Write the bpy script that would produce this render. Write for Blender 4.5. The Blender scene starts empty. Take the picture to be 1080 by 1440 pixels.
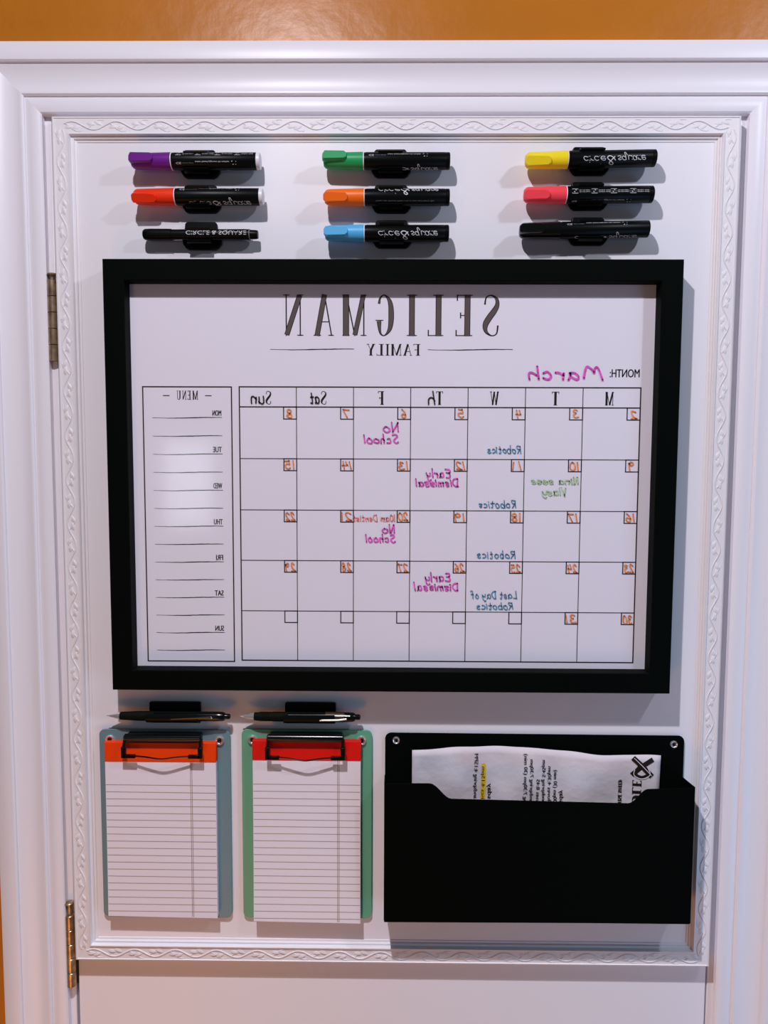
import bpy, bmesh, math, random
from mathutils import Vector, Matrix
random.seed(7)
S = bpy.context.scene
COL = S.collection
PI = math.pi
# Units: every measure below is in millimetres on the door: x to the right, d out of the
# door face into the room, z up from the eye level of the camera (1.6 m over the floor).
EYE = 1.6
# The magnetic board carrying everything is the plane d = 0; it stands 9 mm proud of the door, so the
# setting (wall, casing, door, moulding) is written from the door face and moved back by that much.
EYE_SET = {'on': False}
def W(x, d, z):
    if EYE_SET['on']: x, d, z = x * 1.011, d - 9, z * 1.011
    return Vector((x / 1000, -d / 1000, EYE + z / 1000))

# ------------------------------------------------------------------ camera, world, lights
def set_camera():
    t, y, r = (math.radians(v) for v in (4.314, -0.605, 0.2175))
    fwd = Vector((math.sin(y) * math.cos(t), math.cos(y) * math.cos(t), -math.sin(t)))
    right = fwd.cross(Vector((0, 0, 1))).normalized(); up = right.cross(fwd)
    r2 = right * math.cos(r) + up * math.sin(r); u2 = -right * math.sin(r) + up * math.cos(r)
    m = Matrix((( r2.x, u2.x, -fwd.x), (r2.y, u2.y, -fwd.y), (r2.z, u2.z, -fwd.z))).to_4x4()
    m.translation = W(0, 830, 0)
    cd = bpy.data.cameras.new('camera'); cd.sensor_fit = 'VERTICAL'; cd.sensor_height = 36
    cd.lens = 36 * 1040 / 1440; cd.clip_start = .02
    c = bpy.data.objects.new('camera', cd); COL.objects.link(c); c.matrix_world = m
    S.camera = c
set_camera()
wd = bpy.data.worlds.new('room_light'); S.world = wd; wd.use_nodes = True
wd.node_tree.nodes['Background'].inputs[0].default_value = (.88, .86, 1.0, 1)
wd.node_tree.nodes['Background'].inputs[1].default_value = .055

def light(name, kind, x, d, z, power, color, radius=None, size=None, aim=None, linear=False):
    L = bpy.data.lights.new(name, kind); L.energy = power; L.color = color
    if radius is not None: L.shadow_soft_size = radius / 1000
    if size: L.shape = 'RECTANGLE'; L.size = size[0] / 1000; L.size_y = size[1] / 1000
    if linear:
        L.use_nodes = True; nt = L.node_tree; em = nt.nodes.get('Emission')
        lf = nt.nodes.new('ShaderNodeLightFalloff'); lf.inputs[0].default_value = 1.0
        nt.links.new(lf.outputs[linear], em.inputs['Strength'])
    o = bpy.data.objects.new(name, L); COL.objects.link(o); o.location = W(x, d, z)
    if aim is not None:
        o.rotation_euler = (W(*aim) - o.location).to_track_quat('-Z', 'Y').to_euler()
    return o
# two bulbs of the ceiling fixture, daylight from the right, added warm floor bounce from low left
light('ceiling_bulb', 'POINT', -190, 640, 730, 27.5, (.965, .925, 1.0), radius=14, linear='Constant')
light('ceiling_bulb', 'POINT', 820, 680, 730, 12.5, (.80, .86, 1.0), radius=34, linear='Quadratic')
light('window_daylight', 'AREA', 980, 600, -680, 2.7, (.34, .62, 1.0), size=(400, 900), aim=(380, 0, -520))
light('added_floor_bounce', 'AREA', -480, 900, -1180, 2.5, (1.0, .35, .04), size=(500, 400), aim=(-150, 0, -600))  # unseen area light added low, standing for warm bounce off the floor
light('small_window', 'AREA', -1050, 3000, -150, 2.0, (.85, .9, 1.0), size=(235, 440), aim=(0, 0, 0))
vs = S.view_settings
vs.view_transform = 'Standard'; vs.look = 'None'; vs.exposure = 0.13; vs.gamma = 1.0; vs.use_curve_mapping = False

# ------------------------------------------------------------------ materials
def mat(name, color, rough=.5, metal=0, spec=.5, coat=0, bump=None, vary=None, sss=0):
    m = bpy.data.materials.new(name); m.use_nodes = True; nt = m.node_tree
    b = nt.nodes['Principled BSDF']
    b.inputs['Base Color'].default_value = (*color, 1); b.inputs['Roughness'].default_value = rough
    b.inputs['Metallic'].default_value = metal; b.inputs['Specular IOR Level'].default_value = spec
    b.inputs['Coat Weight'].default_value = coat
    tc = nt.nodes.new('ShaderNodeTexCoord')
    if vary:
        scale, amt = vary
        n = nt.nodes.new('ShaderNodeTexNoise'); n.inputs['Scale'].default_value = scale; n.inputs['Detail'].default_value = 5
        nt.links.new(tc.outputs['Object'], n.inputs['Vector'])
        r = nt.nodes.new('ShaderNodeValToRGB')
        r.color_ramp.elements[0].position = .3; r.color_ramp.elements[1].position = .7
        r.color_ramp.elements[0].color = (*[c * (1 - amt) for c in color], 1)
        r.color_ramp.elements[1].color = (*[min(1, c * (1 + amt)) for c in color], 1)
        nt.links.new(n.outputs['Fac'], r.inputs[0]); nt.links.new(r.outputs[0], b.inputs['Base Color'])
    if bump:
        scale, strength, dist = bump
        n = nt.nodes.new('ShaderNodeTexNoise'); n.inputs['Scale'].default_value = scale; n.inputs['Detail'].default_value = 4
        nt.links.new(tc.outputs['Object'], n.inputs['Vector'])
        bp = nt.nodes.new('ShaderNodeBump'); bp.inputs['Strength'].default_value = strength; bp.inputs['Distance'].default_value = dist
        nt.links.new(n.outputs['Fac'], bp.inputs['Height']); nt.links.new(bp.outputs[0], b.inputs['Normal'])
    return m
M = {}
M['wall'] = mat('orange_wall_paint', (.46, .15, .010), .34, spec=.32, bump=(38, .5, .0016), vary=(9, .05))
M['white'] = mat('white_gloss_paint', (.80, .775, .83), .38, bump=(26, .22, .0006))
M['door'] = mat('white_door_paint', (.80, .78, .83), .42, bump=(60, .12, .0003))
M['carved'] = mat('white_carved_wood', (.80, .77, .80), .5, bump=(300, .3, .0003))
M['gapshade'] = mat('painted_gap_shade', (.05, .035, .02), .9)  # shade inside the door gap, put into the colour of the stop
M['floor'] = mat('oak_floor', (.36, .19, .09), .4, vary=(3, .2))
M['black'] = mat('black_satin_frame', (.0015, .0025, .002), .6, spec=.04)
M['blackmetal'] = mat('black_powder_coat', (.0014, .0022, .0018), .7, spec=.03)
M['blackplastic'] = mat('black_plastic', (.002, .003, .003), .36, spec=.12)
M['blackgloss'] = mat('black_gloss_plastic', (.002, .003, .003), .2, spec=.4)
M['rubber'] = mat('black_rubber_grip', (.003, .0035, .003), .7, spec=.1)
M['print'] = mat('white_print_paper', (.84, .81, .90), .6, spec=.15)
M['ink'] = mat('black_print_ink', (.018, .012, .010), .6, spec=.2)
M['inkfill'] = mat('brown_grey_print_ink', (.115, .085, .080), .6, spec=.2)
M['paper'] = mat('white_writing_paper', (.84, .79, .85), .75, spec=.1, bump=(40, .15, .0008))
M['crumple'] = mat('creased_paper', (.72, .66, .70), .75, spec=.1, bump=(28, .6, .004))
M['ruled'] = mat('ruled_line_ink', (.40, .29, .25), .8, spec=.1)
M['margin'] = mat('margin_line_ink', (.34, .24, .22), .8, spec=.1)
M['chrome'] = mat('polished_chrome', (.82, .80, .80), .26, metal=.8)
M['brass'] = mat('worn_antique_brass', (.40, .29, .18), .34, metal=.8, vary=(120, .4), bump=(200, .3, .0004))
M['silver'] = mat('brushed_silver', (.9, .88, .87), .42, metal=.75)
M['shadebrass'] = mat('brass_with_gap_shade', (.03, .02, .01), .6, metal=.5)  # hinge leaf coloured near black to give the shade of the door gap
M['whiteplastic'] = mat('white_plastic', (.8, .78, .82), .4)
M['wtext'] = mat('white_label_ink', (.62, .62, .66), .6)
M['gtext'] = mat('grey_label_ink', (.22, .22, .24), .6)
for n, c in dict(purple=(.15, .010, .24), red=(.90, .035, .004), green=(.015, .34, .10), orange=(.95, .155, .004),
                 blue=(.085, .45, .80), yellow=(.90, .70, .015), pink=(.92, .065, .085)).items():
    M['cap_' + n] = mat(n + '_cap_plastic', c, .4, spec=.3)
M['ink_pink'] = mat('magenta_chalk_ink', (.80, .08, .50), .7, vary=(260, .5))
M['ink_orange'] = mat('orange_chalk_ink', (.98, .24, .05), .7, vary=(260, .35))
M['ink_blue'] = mat('teal_chalk_ink', (.010, .20, .36), .7, vary=(260, .5))
M['ink_red'] = mat('coral_chalk_ink', (.88, .20, .20), .7, vary=(260, .3))
M['ink_green'] = mat('faint_green_chalk_ink', (.42, .60, .34), .7, vary=(260, .3))
M['ink_black'] = mat('black_chalk_ink', (.006, .006, .006), .7)
M['board_teal'] = mat('slate_teal_clipboard', (.13, .24, .275), .42)
M['board_green'] = mat('sage_green_clipboard', (.12, .38, .245), .42)
M['band_orange'] = mat('orange_pad_binding', (.88, .055, .003), .55, spec=.15, bump=(90, .2, .0005))
M['band_red'] = mat('red_pad_binding', (.76, .010, .007), .55, spec=.15, bump=(90, .2, .0005))
M['highlight'] = mat('yellow_highlighter', (.86, .55, .02), .8)
def glass_mat():
    m = bpy.data.materials.new('clear_pane'); m.use_nodes = True; nt = m.node_tree; nt.nodes.clear()
    o = nt.nodes.new('ShaderNodeOutputMaterial'); mx = nt.nodes.new('ShaderNodeMixShader')
    t = nt.nodes.new('ShaderNodeBsdfTransparent'); t.inputs[0].default_value = (.995, .995, .995, 1)
    g = nt.nodes.new('ShaderNodeBsdfGlossy'); g.inputs['Roughness'].default_value = .09
    f = nt.nodes.new('ShaderNodeFresnel'); f.inputs['IOR'].default_value = 1.45
    ge = nt.nodes.new('ShaderNodeNewGeometry'); iv = nt.nodes.new('ShaderNodeMath'); iv.operation = 'SUBTRACT'; iv.inputs[0].default_value = 1
    mu = nt.nodes.new('ShaderNodeMath'); mu.operation = 'MULTIPLY'      # the outer surface alone reflects
    nt.links.new(ge.outputs['Backfacing'], iv.inputs[1]); nt.links.new(iv.outputs[0], mu.inputs[0]); nt.links.new(f.outputs[0], mu.inputs[1])
    nt.links.new(mu.outputs[0], mx.inputs[0]); nt.links.new(t.outputs[0], mx.inputs[1]); nt.links.new(g.outputs[0], mx.inputs[2])
    nt.links.new(mx.outputs[0], o.inputs[0]); return m
M['glass'] = glass_mat()

# ------------------------------------------------------------------ mesh builder
class MB:
    def __init__(s): s.v = []; s.f = []
    def add(s, vs, fs):
        n = len(s.v); s.v += [tuple(p) for p in vs]; s.f += [tuple(i + n for i in f) for f in fs]; return s
    def box(s, x0, x1, d0, d1, z0, z1):
        v = [(x, d, z) for x in (x0, x1) for d in (d0, d1) for z in (z0, z1)]
        return s.add(v, [(0, 1, 3, 2), (4, 6, 7, 5), (0, 4, 5, 1), (2, 3, 7, 6), (0, 2, 6, 4), (1, 5, 7, 3)])
    def prism(s, poly, d0, d1):                 # outline in (x, z), extruded along d
        n = len(poly)
        v = [(x, d0, z) for x, z in poly] + [(x, d1, z) for x, z in poly]
        return s.add(v, [tuple(range(n)), tuple(range(2 * n - 1, n - 1, -1))] + [(i, i + n, (i + 1) % n + n, (i + 1) % n) for i in range(n)])
    def lathe(s, prof, fr, seg=32, cap=True):   # prof [(t, r)] along an axis frame fr(t, r, phi)
        n = len(prof); v = [fr(t, r, 2 * PI * k / seg) for t, r in prof for k in range(seg)]
        f = [(i * seg + k, i * seg + (k + 1) % seg, (i + 1) * seg + (k + 1) % seg, (i + 1) * seg + k) for i in range(n - 1) for k in range(seg)]
        if cap: f += [tuple(range(seg)), tuple(range(n * seg - 1, (n - 1) * seg - 1, -1))]
        return s.add(v, f)
    def tube(s, path, r, seg=10):
        P = [Vector(p) for p in path]; n = len(P); v = []; ref = Vector((.13, .98, .2)).normalized()
        for i, p in enumerate(P):
            t = (P[min(i + 1, n - 1)] - P[max(i - 1, 0)]).normalized()
            a = t.cross(ref)
            if a.length < .1: a = t.cross(Vector((1, 0, 0)))
            a.normalize(); b = t.cross(a)
            rr = r[i] if isinstance(r, (list, tuple)) else r
            v += [p + (a * math.cos(2 * PI * k / seg) + b * math.sin(2 * PI * k / seg)) * rr for k in range(seg)]
        f = [(i * seg + k, i * seg + (k + 1) % seg, (i + 1) * seg + (k + 1) % seg, (i + 1) * seg + k) for i in range(n - 1) for k in range(seg)]
        f += [tuple(range(seg)), tuple(range(n * seg - 1, (n - 1) * seg - 1, -1))]
        return s.add(v, f)
    def sweep(s, A, B, inx, prof):
        """profile [(o, d)] carried from corner line A to B; A, B, are functions o -> (x, z)"""
        n = len(prof); v = [(A(o)[0], d, A(o)[1]) for o, d in prof] + [(B(o)[0], d, B(o)[1]) for o, d in prof]
        return s.add(v, [tuple(range(n)), tuple(range(2 * n - 1, n - 1, -1))] + [(i, i + n, (i + 1) % n + n, (i + 1) % n) for i in range(n)])
    def ribbon(s, pts, w, d, mp=None):          # flat stroke in (x, z) with width w (mm) and depth d
        mp = mp or (lambda x, z: (x, d, z)); n = len(pts)
        ws = w if isinstance(w, (list, tuple)) else [w] * n
        L = []; R = []
        for i in range(n):
            a = pts[max(i - 1, 0)]; b = pts[min(i + 1, n - 1)]
            tx, tz = b[0] - a[0], b[1] - a[1]; l = math.hypot(tx, tz) or 1
            nx, nz = -tz / l * ws[i] / 2, tx / l * ws[i] / 2
            L.append(mp(pts[i][0] + nx, pts[i][1] + nz)); R.append(mp(pts[i][0] - nx, pts[i][1] - nz))
        s.add(L + R, [(i, i + 1, n + i + 1, n + i) for i in range(n - 1)])
        return s
    def disc(s, c, r, mp, seg=8):
        return s.add([mp(c[0] + r * math.cos(2 * PI * k / seg), c[1] + r * math.sin(2 * PI * k / seg)) for k in range(seg)], [tuple(range(seg))])
    def build(s, name, m, parent=None, at=None, smooth=False, bevel=0, seg=2, ang=35):
        me = bpy.data.meshes.new(name)
        root = parent
        while root is not None and root.parent is not None: root = root.parent
        org = Vector(root['org']) if root is not None else (W(*at) if at is not None else Vector((0, 0, 0)))
        me.from_pydata([W(*p) - org for p in s.v], [], s.f)
        bm = bmesh.new(); bm.from_mesh(me); bmesh.ops.recalc_face_normals(bm, faces=bm.faces); bm.to_mesh(me); bm.free()
        me.materials.append(M[m] if isinstance(m, str) else m)
        o = bpy.data.objects.new(name, me); COL.objects.link(o)
        if parent is not None: o.parent = parent
        else: o.location = org; o['org'] = tuple(org)
        if smooth:
            me.polygons.foreach_set('use_smooth', [True] * len(me.polygons)); me.set_sharp_from_angle(angle=math.radians(ang))
        if bevel:
            md = o.modifiers.new('bevel', 'BEVEL'); md.width = bevel / 1000; md.segments = seg; md.limit_method = 'ANGLE'; md.angle_limit = math.radians(30)
            me.polygons.foreach_set('use_smooth', [True] * len(me.polygons)); me.set_sharp_from_angle(angle=math.radians(50))
        return o
def thing(name, label, cat, at, group=None, kind=None):
    o = bpy.data.objects.new(name, None); COL.objects.link(o); o.empty_display_size = .02
    o.location = W(*at); o['org'] = tuple(W(*at)); 
    if label: o['label'] = label; o['category'] = cat
    if group: o['group'] = group
    if kind: o['kind'] = kind
    return o
def struct(o, label=None, cat=None):
    o['kind'] = 'structure'
    if label: o['label'] = label; o['category'] = cat
    return o
def rounded(x0, x1, z0, z1, r, n=6):
    P = []
    for cx, cz, a0 in ((x1 - r, z1 - r, 0), (x0 + r, z1 - r, 90), (x0 + r, z0 + r, 180), (x1 - r, z0 + r, 270)):
        for k in range(n + 1):
            a = math.radians(a0 + 90 * k / n); P.append((cx + r * math.cos(a), cz + r * math.sin(a)))
    return P

# ------------------------------------------------------------------ lettering
def catmull(P, k=5):
    if len(P) < 3: return list(P)
    Q = [P[0]] + list(P) + [P[-1]]; out = []
    for i in range(1, len(Q) - 2):
        p0, p1, p2, p3 = Q[i - 1], Q[i], Q[i + 1], Q[i + 2]
        if p1 == p2: continue
        for j in range(k):
            t = j / k
            out.append(tuple(.5 * ((2 * b) + (c - a) * t + (2 * a - 5 * b + 4 * c - e) * t * t + (-a + 3 * b - 3 * c + e) * t ** 3)
                             for a, b, c, e in zip(p0, p1, p2, p3)))
    out.append(tuple(P[-1])); return out
HAND = {
 'a': "46,50 20,55 5,28 18,3 40,15 46,50 46,15 54,0", 'b': "8,100 8,0 ; 8,35 25,55 48,40 42,8 20,0 8,12",
 'c': "43,46 22,55 5,30 15,4 44,8", 'd': "45,45 20,52 5,25 20,2 45,15 ; 48,100 46,0", 'e': "8,28 45,32 38,54 15,50 5,25 20,2 46,8",
 'f': "45,88 30,98 22,80 22,0 ; 5,50 42,52", 'g': "45,48 20,55 5,30 20,8 44,22 47,52 47,52 44,-25 22,-38 6,-25",
 'h': "8,100 8,0 ; 8,30 25,52 42,45 44,0", 'i': "8,52 8,0 ; 8,72 9,77", 'l': "8,100 8,0",
 'm': "6,52 6,0 ; 6,35 20,54 30,40 30,0 ; 30,35 45,54 56,40 56,0", 'n': "6,52 6,0 ; 6,32 25,54 40,42 42,0",
 'o': "25,54 5,38 8,8 28,0 46,20 42,46 25,54", 'q': "45,48 20,55 5,30 20,3 44,25 ; 47,54 42,-35 55,-48 66,-10",
 'r': "6,52 6,0 ; 6,30 22,52 36,50", 's': "42,46 22,55 8,42 24,30 40,18 26,1 5,8", 't': "18,85 18,8 30,0 38,6 ; 2,55 36,55",
 'u': "6,52 8,8 25,0 42,15 ; 43,52 44,0", 'v': "5,52 22,0 40,52", 'y': "5,52 10,22 30,18 42,30 ; 45,52 42,-10 25,-38 5,-25",
 'M': "5,0 10,60 22,96 38,80 42,50 50,80 66,96 80,70 84,5", 'N': "8,0 10,98 ; 10,98 46,0 ; 46,0 50,100", 'S': "50,88 25,100 8,75 30,52 50,30 30,2 5,14",
 'R': "10,0 10,95 ; 6,90 45,92 45,60 12,50 ; 20,50 52,0", 'E': "50,95 15,95 6,70 12,54 ; 12,54 42,54 ; 12,54 5,20 20,0 52,6",
 'D': "10,95 12,0 ; 5,96 45,88 58,45 38,5 8,2", 'L': "10,100 8,5 8,5 48,3", 'V': "5,100 28,0 28,0 50,100",
 '0': "28,98 8,75 8,20 28,0 48,25 46,78 28,98", '1': "12,98 12,0", '2': "8,75 28,98 46,78 30,35 5,2 5,2 50,5",
 '3': "8,85 30,98 44,78 22,55 22,55 48,38 38,5 6,8", '4': "12,95 8,50 8,50 48,50 ; 38,95 34,0", '5': "46,96 12,94 12,94 10,58 38,58 46,25 28,0 5,10",
 '6': "38,95 12,60 8,20 28,0 45,20 32,45 10,30", '7': "5,92 46,94 46,94 20,0", '8': "28,52 10,75 28,98 46,76 28,52 8,25 28,0 48,24 28,52",
 '9': "45,80 25,98 8,78 20,55 42,62 46,85 44,0", '&': "62,10 15,72 30,98 42,80 5,25 20,0 45,10 60,45"}
def hand_strokes(text, gap=.16, jit=.03, join=False):
    out = []; x = 0
    for ch in text:
        if ch == ' ': x += .38; continue
        mx = 0
        for st in HAND[ch].split(';'):
            P = [tuple(float(c) / 100 for c in p.split(',')) for p in st.split()]
            mx = max(mx, max(p[0] for p in P))
            P = [(px + x + random.uniform(-jit, jit), pz + random.uniform(-jit, jit)) for px, pz in P]
            out.append(catmull(P))
        x += mx + gap
    return out, x - gap
def hand(mb, text, x0, x1, z0, h, w, mp, **kw):
    """writes from x0 to x1 (x1 < x0 gives the mirrored writing of the photo)"""
    st, wid = hand_strokes(text, **kw); sx = (x1 - x0) / wid
    for P in st:
        Q = [(x0 + p[0] * sx, z0 + p[1] * h) for p in P]
        mb.ribbon(Q, w, 0, mp)
        for e in (Q[0], Q[-1]): mb.disc(e, w / 2, mp)
# thin slab serif capitals: ('l', x0, y0, x1, y1, w) or ('c', points, widths)
T_, t_ = .14, .028
SER = {
 'E': (.40, [('l', .13, 0, .13, 1, T_), ('l', .01, .985, .38, .985, t_), ('l', .37, 1, .37, .85, t_), ('l', .13, .5, .30, .5, t_), ('l', .29, .43, .29, .57, t_), ('l', .01, .015, .40, .015, t_), ('l', .39, 0, .39, .15, t_)]),
 'F': (.38, [('l', .13, 0, .13, 1, T_), ('l', .01, .985, .38, .985, t_), ('l', .37, 1, .37, .85, t_), ('l', .13, .5, .30, .5, t_), ('l', .29, .43, .29, .57, t_), ('l', .02, .015, .25, .015, t_)]),
 'L': (.38, [('l', .13, 0, .13, 1, T_), ('l', .01, .985, .26, .985, t_), ('l', .01, .015, .38, .015, t_), ('l', .37, 0, .37, .15, t_)]),
 'I': (.26, [('l', .13, 0, .13, 1, T_), ('l', .01, .985, .25, .985, t_), ('l', .01, .015, .25, .015, t_)]),
 'T': (.40, [('l', .20, 0, .20, 1, T_), ('l', .0, .985, .40, .985, t_), ('l', .01, 1, .01, .85, t_), ('l', .39, 1, .39, .85, t_), ('l', .1, .015, .3, .015, t_)]),
 'M': (.54, [('l', .06, 0, .06, 1, t_), ('l', .07, .99, .26, .02, .11), ('l', .26, 0, .45, 1, t_), ('l', .46, 0, .46, 1, T_), ('l', 0, .985, .12, .985, t_), ('l', .4, .985, .54, .985, t_), ('l', .0, .015, .13, .015, t_), ('l', .38, .015, .54, .015, t_)]),
 'A': (.46, [('l', .05, 0, .21, 1, t_), ('l', .21, 1, .38, 0, .12), ('l', .10, .34, .33, .34, t_), ('l', 0, .015, .12, .015, t_), ('l', .29, .015, .46, .015, t_)]),
 'N': (.46, [('l', .07, 0, .07, 1, t_), ('l', .08, .98, .38, .02, .12), ('l', .39, 0, .39, 1, t_), ('l', 0, .985, .13, .985, t_), ('l', .32, .985, .46, .985, t_), ('l', 0, .015, .14, .015, t_)]),
 'U': (.44, [('c', [(.1, 1), (.1, .3), (.14, .06), (.24, .01), (.34, .08), (.37, .3), (.37, 1)], [T_, T_, .1, .05, t_, t_, t_]), ('l', 0, .985, .2, .985, t_), ('l', .3, .985, .44, .985, t_)]),
 'Y': (.44, [('l', .08, 1, .22, .45, .12), ('l', .37, 1, .22, .45, t_), ('l', .22, .5, .22, 0, T_), ('l', 0, .985, .16, .985, t_), ('l', .3, .985, .44, .985, t_), ('l', .12, .015, .32, .015, t_)]),
 'W': (.60, [('l', .07, 1, .19, 0, .11), ('l', .19, 0, .31, 1, t_), ('l', .31, 1, .42, 0, .11), ('l', .42, 0, .54, 1, t_), ('l', 0, .985, .14, .985, t_), ('l', .46, .985, .6, .985, t_)]),
 'O': (.48, [('c', [(.24, .985), (.10, .82), (.07, .5), (.10, .18), (.24, .015), (.38, .18), (.41, .5), (.38, .82), (.24, .985)], [t_, .1, .13, .1, t_, .1, .13, .1, t_])]),
 'D': (.46, [('l', .13, 0, .13, 1, T_), ('c', [(.02, .985), (.22, .985), (.36, .82), (.39, .5), (.36, .18), (.22, .015), (.02, .015)], [t_, t_, .1, .13, .1, t_, t_])]),
 'C': (.42, [('c', [(.38, .78), (.34, .92), (.24, .985), (.11, .82), (.08, .5), (.11, .18), (.24, .015), (.34, .08), (.39, .24)], [.05, .04, t_, .1, .13, .1, t_, t_, .04])]),
 'G': (.42, [('c', [(.36, .78), (.33, .92), (.23, .985), (.11, .82), (.08, .5), (.11, .18), (.23, .015), (.33, .08), (.36, .36)], [.06, .04, t_, .1, .13, .1, t_, .05, .11]), ('l', .26, .38, .44, .38, t_)]),
 'S': (.38, [('c', [(.34, .76), (.31, .93), (.20, .985), (.08, .90), (.06, .76), (.12, .62), (.24, .44), (.32, .28), (.31, .12), (.19, .015), (.07, .06), (.04, .26)], [.04, .03, t_, .07, .10, .13, .14, .13, .08, t_, .03, .04])]),
 'H': (.46, [('l', .1, 0, .1, 1, T_), ('l', .36, 0, .36, 1, T_), ('l', .1, .5, .36, .5, t_), ('l', 0, .985, .2, .985, t_), ('l', .26, .985, .46, .985, t_), ('l', 0, .015, .2, .015, t_), ('l', .26, .015, .46, .015, t_)])}
def glyph(mb, ch, x0, x1, z0, h, mp, minw=.55, inner=None, shrink=0, bold=1):
    wid, st = SER[ch]; sx = (x1 - x0) / wid; ax = abs(sx)
    for q in st:
        if q[0] == 'l':
            _, a, b, c, e, w = q; ww = w * ax * 1.0 * bold
            horiz = abs(b - e) < 1e-6
            if horiz: ww = w * h * .8 * bold
            ww = max(ww, minw)
            if shrink:
                if w < .06: continue
                ww -= shrink
            P = [(x0 + a * sx, z0 + b * h), (x0 + c * sx, z0 + e * h)]; mb.ribbon(P, ww, 0, mp)
        else:
            _, pts, ws = q
            full = catmull([(p[0], p[1], w) for p, w in zip(pts, ws)], 6)
            P = [(x0 + p[0] * sx, z0 + p[1] * h) for p in full]; ww = [max(p[2] * ax * bold, minw) for p in full]
            if shrink:
                k = [i for i, v in enumerate(ww) if v > shrink + .5]
                if not k: continue
                P = P[k[0]:k[-1] + 1]; ww = [max(v - shrink, .05) for v in ww[k[0]:k[-1] + 1]]
            mb.ribbon(P, ww, 0, mp)
_fc = {}
def font_mesh(text, bold=0):
    key = (text, bold)
    if key in _fc: return _fc[key]
    cu = bpy.data.curves.new('t', 'FONT'); cu.body = text; cu.size = 1; cu.resolution_u = 3; cu.offset = bold
    o = bpy.data.objects.new('t', cu); COL.objects.link(o)
    dg = bpy.context.evaluated_depsgraph_get(); dg.update()
    me = bpy.data.meshes.new_from_object(o.evaluated_get(dg))
    v = [(p.co.x, p.co.y) for p in me.vertices]; f = [tuple(p.vertices) for p in me.polygons]
    bpy.data.objects.remove(o); bpy.data.meshes.remove(me); bpy.data.curves.remove(cu)
    x0 = min(p[0] for p in v); x1 = max(p[0] for p in v)
    v = [((p[0] - x0), p[1]) for p in v]; _fc[key] = (v, f, x1 - x0); return _fc[key]
def sans(mb, text, x0, x1, z0, capz, mp, bold=0):
    v, f, w = font_mesh(text, 0); sx = (x1 - x0) / w; sz = capz / .70
    for dx, dz in (((-.2, 0), (0, .12), (.2, 0)) if bold else ((0, 0),)):
        mb.add([mp(x0 + a * sx + dx, z0 + b * sz + dz) for a, b in v], f)
def flat(d): return lambda x, z: (x, d, z)

# ------------------------------------------------------------------ setting: wall, floor, casing, jamb
EYE_SET['on'] = True
XL, XR, ZT, ZF = -379.0, 380.0, 366.0, -1600.0      # inner edge of the casing
wb = MB()
wb.box(-1700, XL - 30, -110, 0, ZF, 1000).box(XR + 30, 1900, -110, 0, ZF, 1000).box(XL - 30, XR + 30, -110, 0, ZT + 30, 1000)
struct(wb.build('wall_front', 'wall', at=(0, 0, ZF)), 'glossy orange painted wall showing above and left of the white door casing', 'wall')
struct(MB().box(-1700, 1900, -110, 1200, ZF - 40, ZF).build('floor', 'floor', at=(0, 0, ZF)), 'floor below the door, out of the frame', 'floor')
for side, a, b in (('left', -1700, XL - 72), ('right', XR + 72, 1900)):
    struct(MB().box(a, b, 0, 14, ZF, ZF + 110).build('baseboard_' + side, 'white', at=(a, 0, ZF), bevel=3), 'white baseboard at the %s of the door' % side, 'baseboard')
prof = [(0, -2), (0, 7.5), (1.5, 9.2), (6, 10.4), (12, 10.6), (17.2, 9.4), (17.4, 11.2), (19, 13.0), (21.5, 13.2), (25, 12.0), (31, 11.6), (38, 12.4), (44, 14.2),
        (48.6, 16.4), (49, 18.6), (50.5, 20.2), (54, 20.6), (66, 20.4), (69, 19.2), (70, 16.5), (70, -2)]
for n, name, A, B, lab in (
    (1, 'trim_1', lambda o: (XL - o, ZF), lambda o: (XL - o, ZT + o), 'white moulded door casing running down the left side, hinges beside it'),
    (2, 'trim_2', lambda o: (XL - o, ZT + o), lambda o: (XR + o, ZT + o), 'white moulded door casing across the top below the orange wall'),
    (3, 'trim_3', lambda o: (XR + o, ZF), lambda o: (XR + o, ZT + o), 'white moulded door casing running down the right side')):
    struct(MB().sweep(A, B, None, prof).build(name, 'white', at=(XL if n == 1 else XR if n == 3 else 0, 0, ZF if n != 2 else ZT), smooth=True, ang=28), lab, 'door casing')
jb = MB()
jb.box(XL - 8, -372.5, -90, 0, ZF, ZT + 6).box(373.5, XR + 8, -90, 0, ZF, ZT + 6).box(-372.5, 373.5, -90, 0, 363.6, ZT + 6)
struct(jb.build('trim_4', 'white', at=(0, 0, ZF), bevel=.8), 'white door jamb seen as a thin strip around the door', 'door jamb')
st = MB().box(-372.5, -362, -90, -36, ZF, 363.6).box(363, 373.5, -90, -36, ZF, 363.6).box(-372.5, 373.5, -90, -36, 354, 363.6)
struct(st.build('trim_5', 'gapshade', at=(0, 0, ZF)), 'door stop coloured dark for the shade in the narrow gap beside the hinges', 'door stop')

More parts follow.
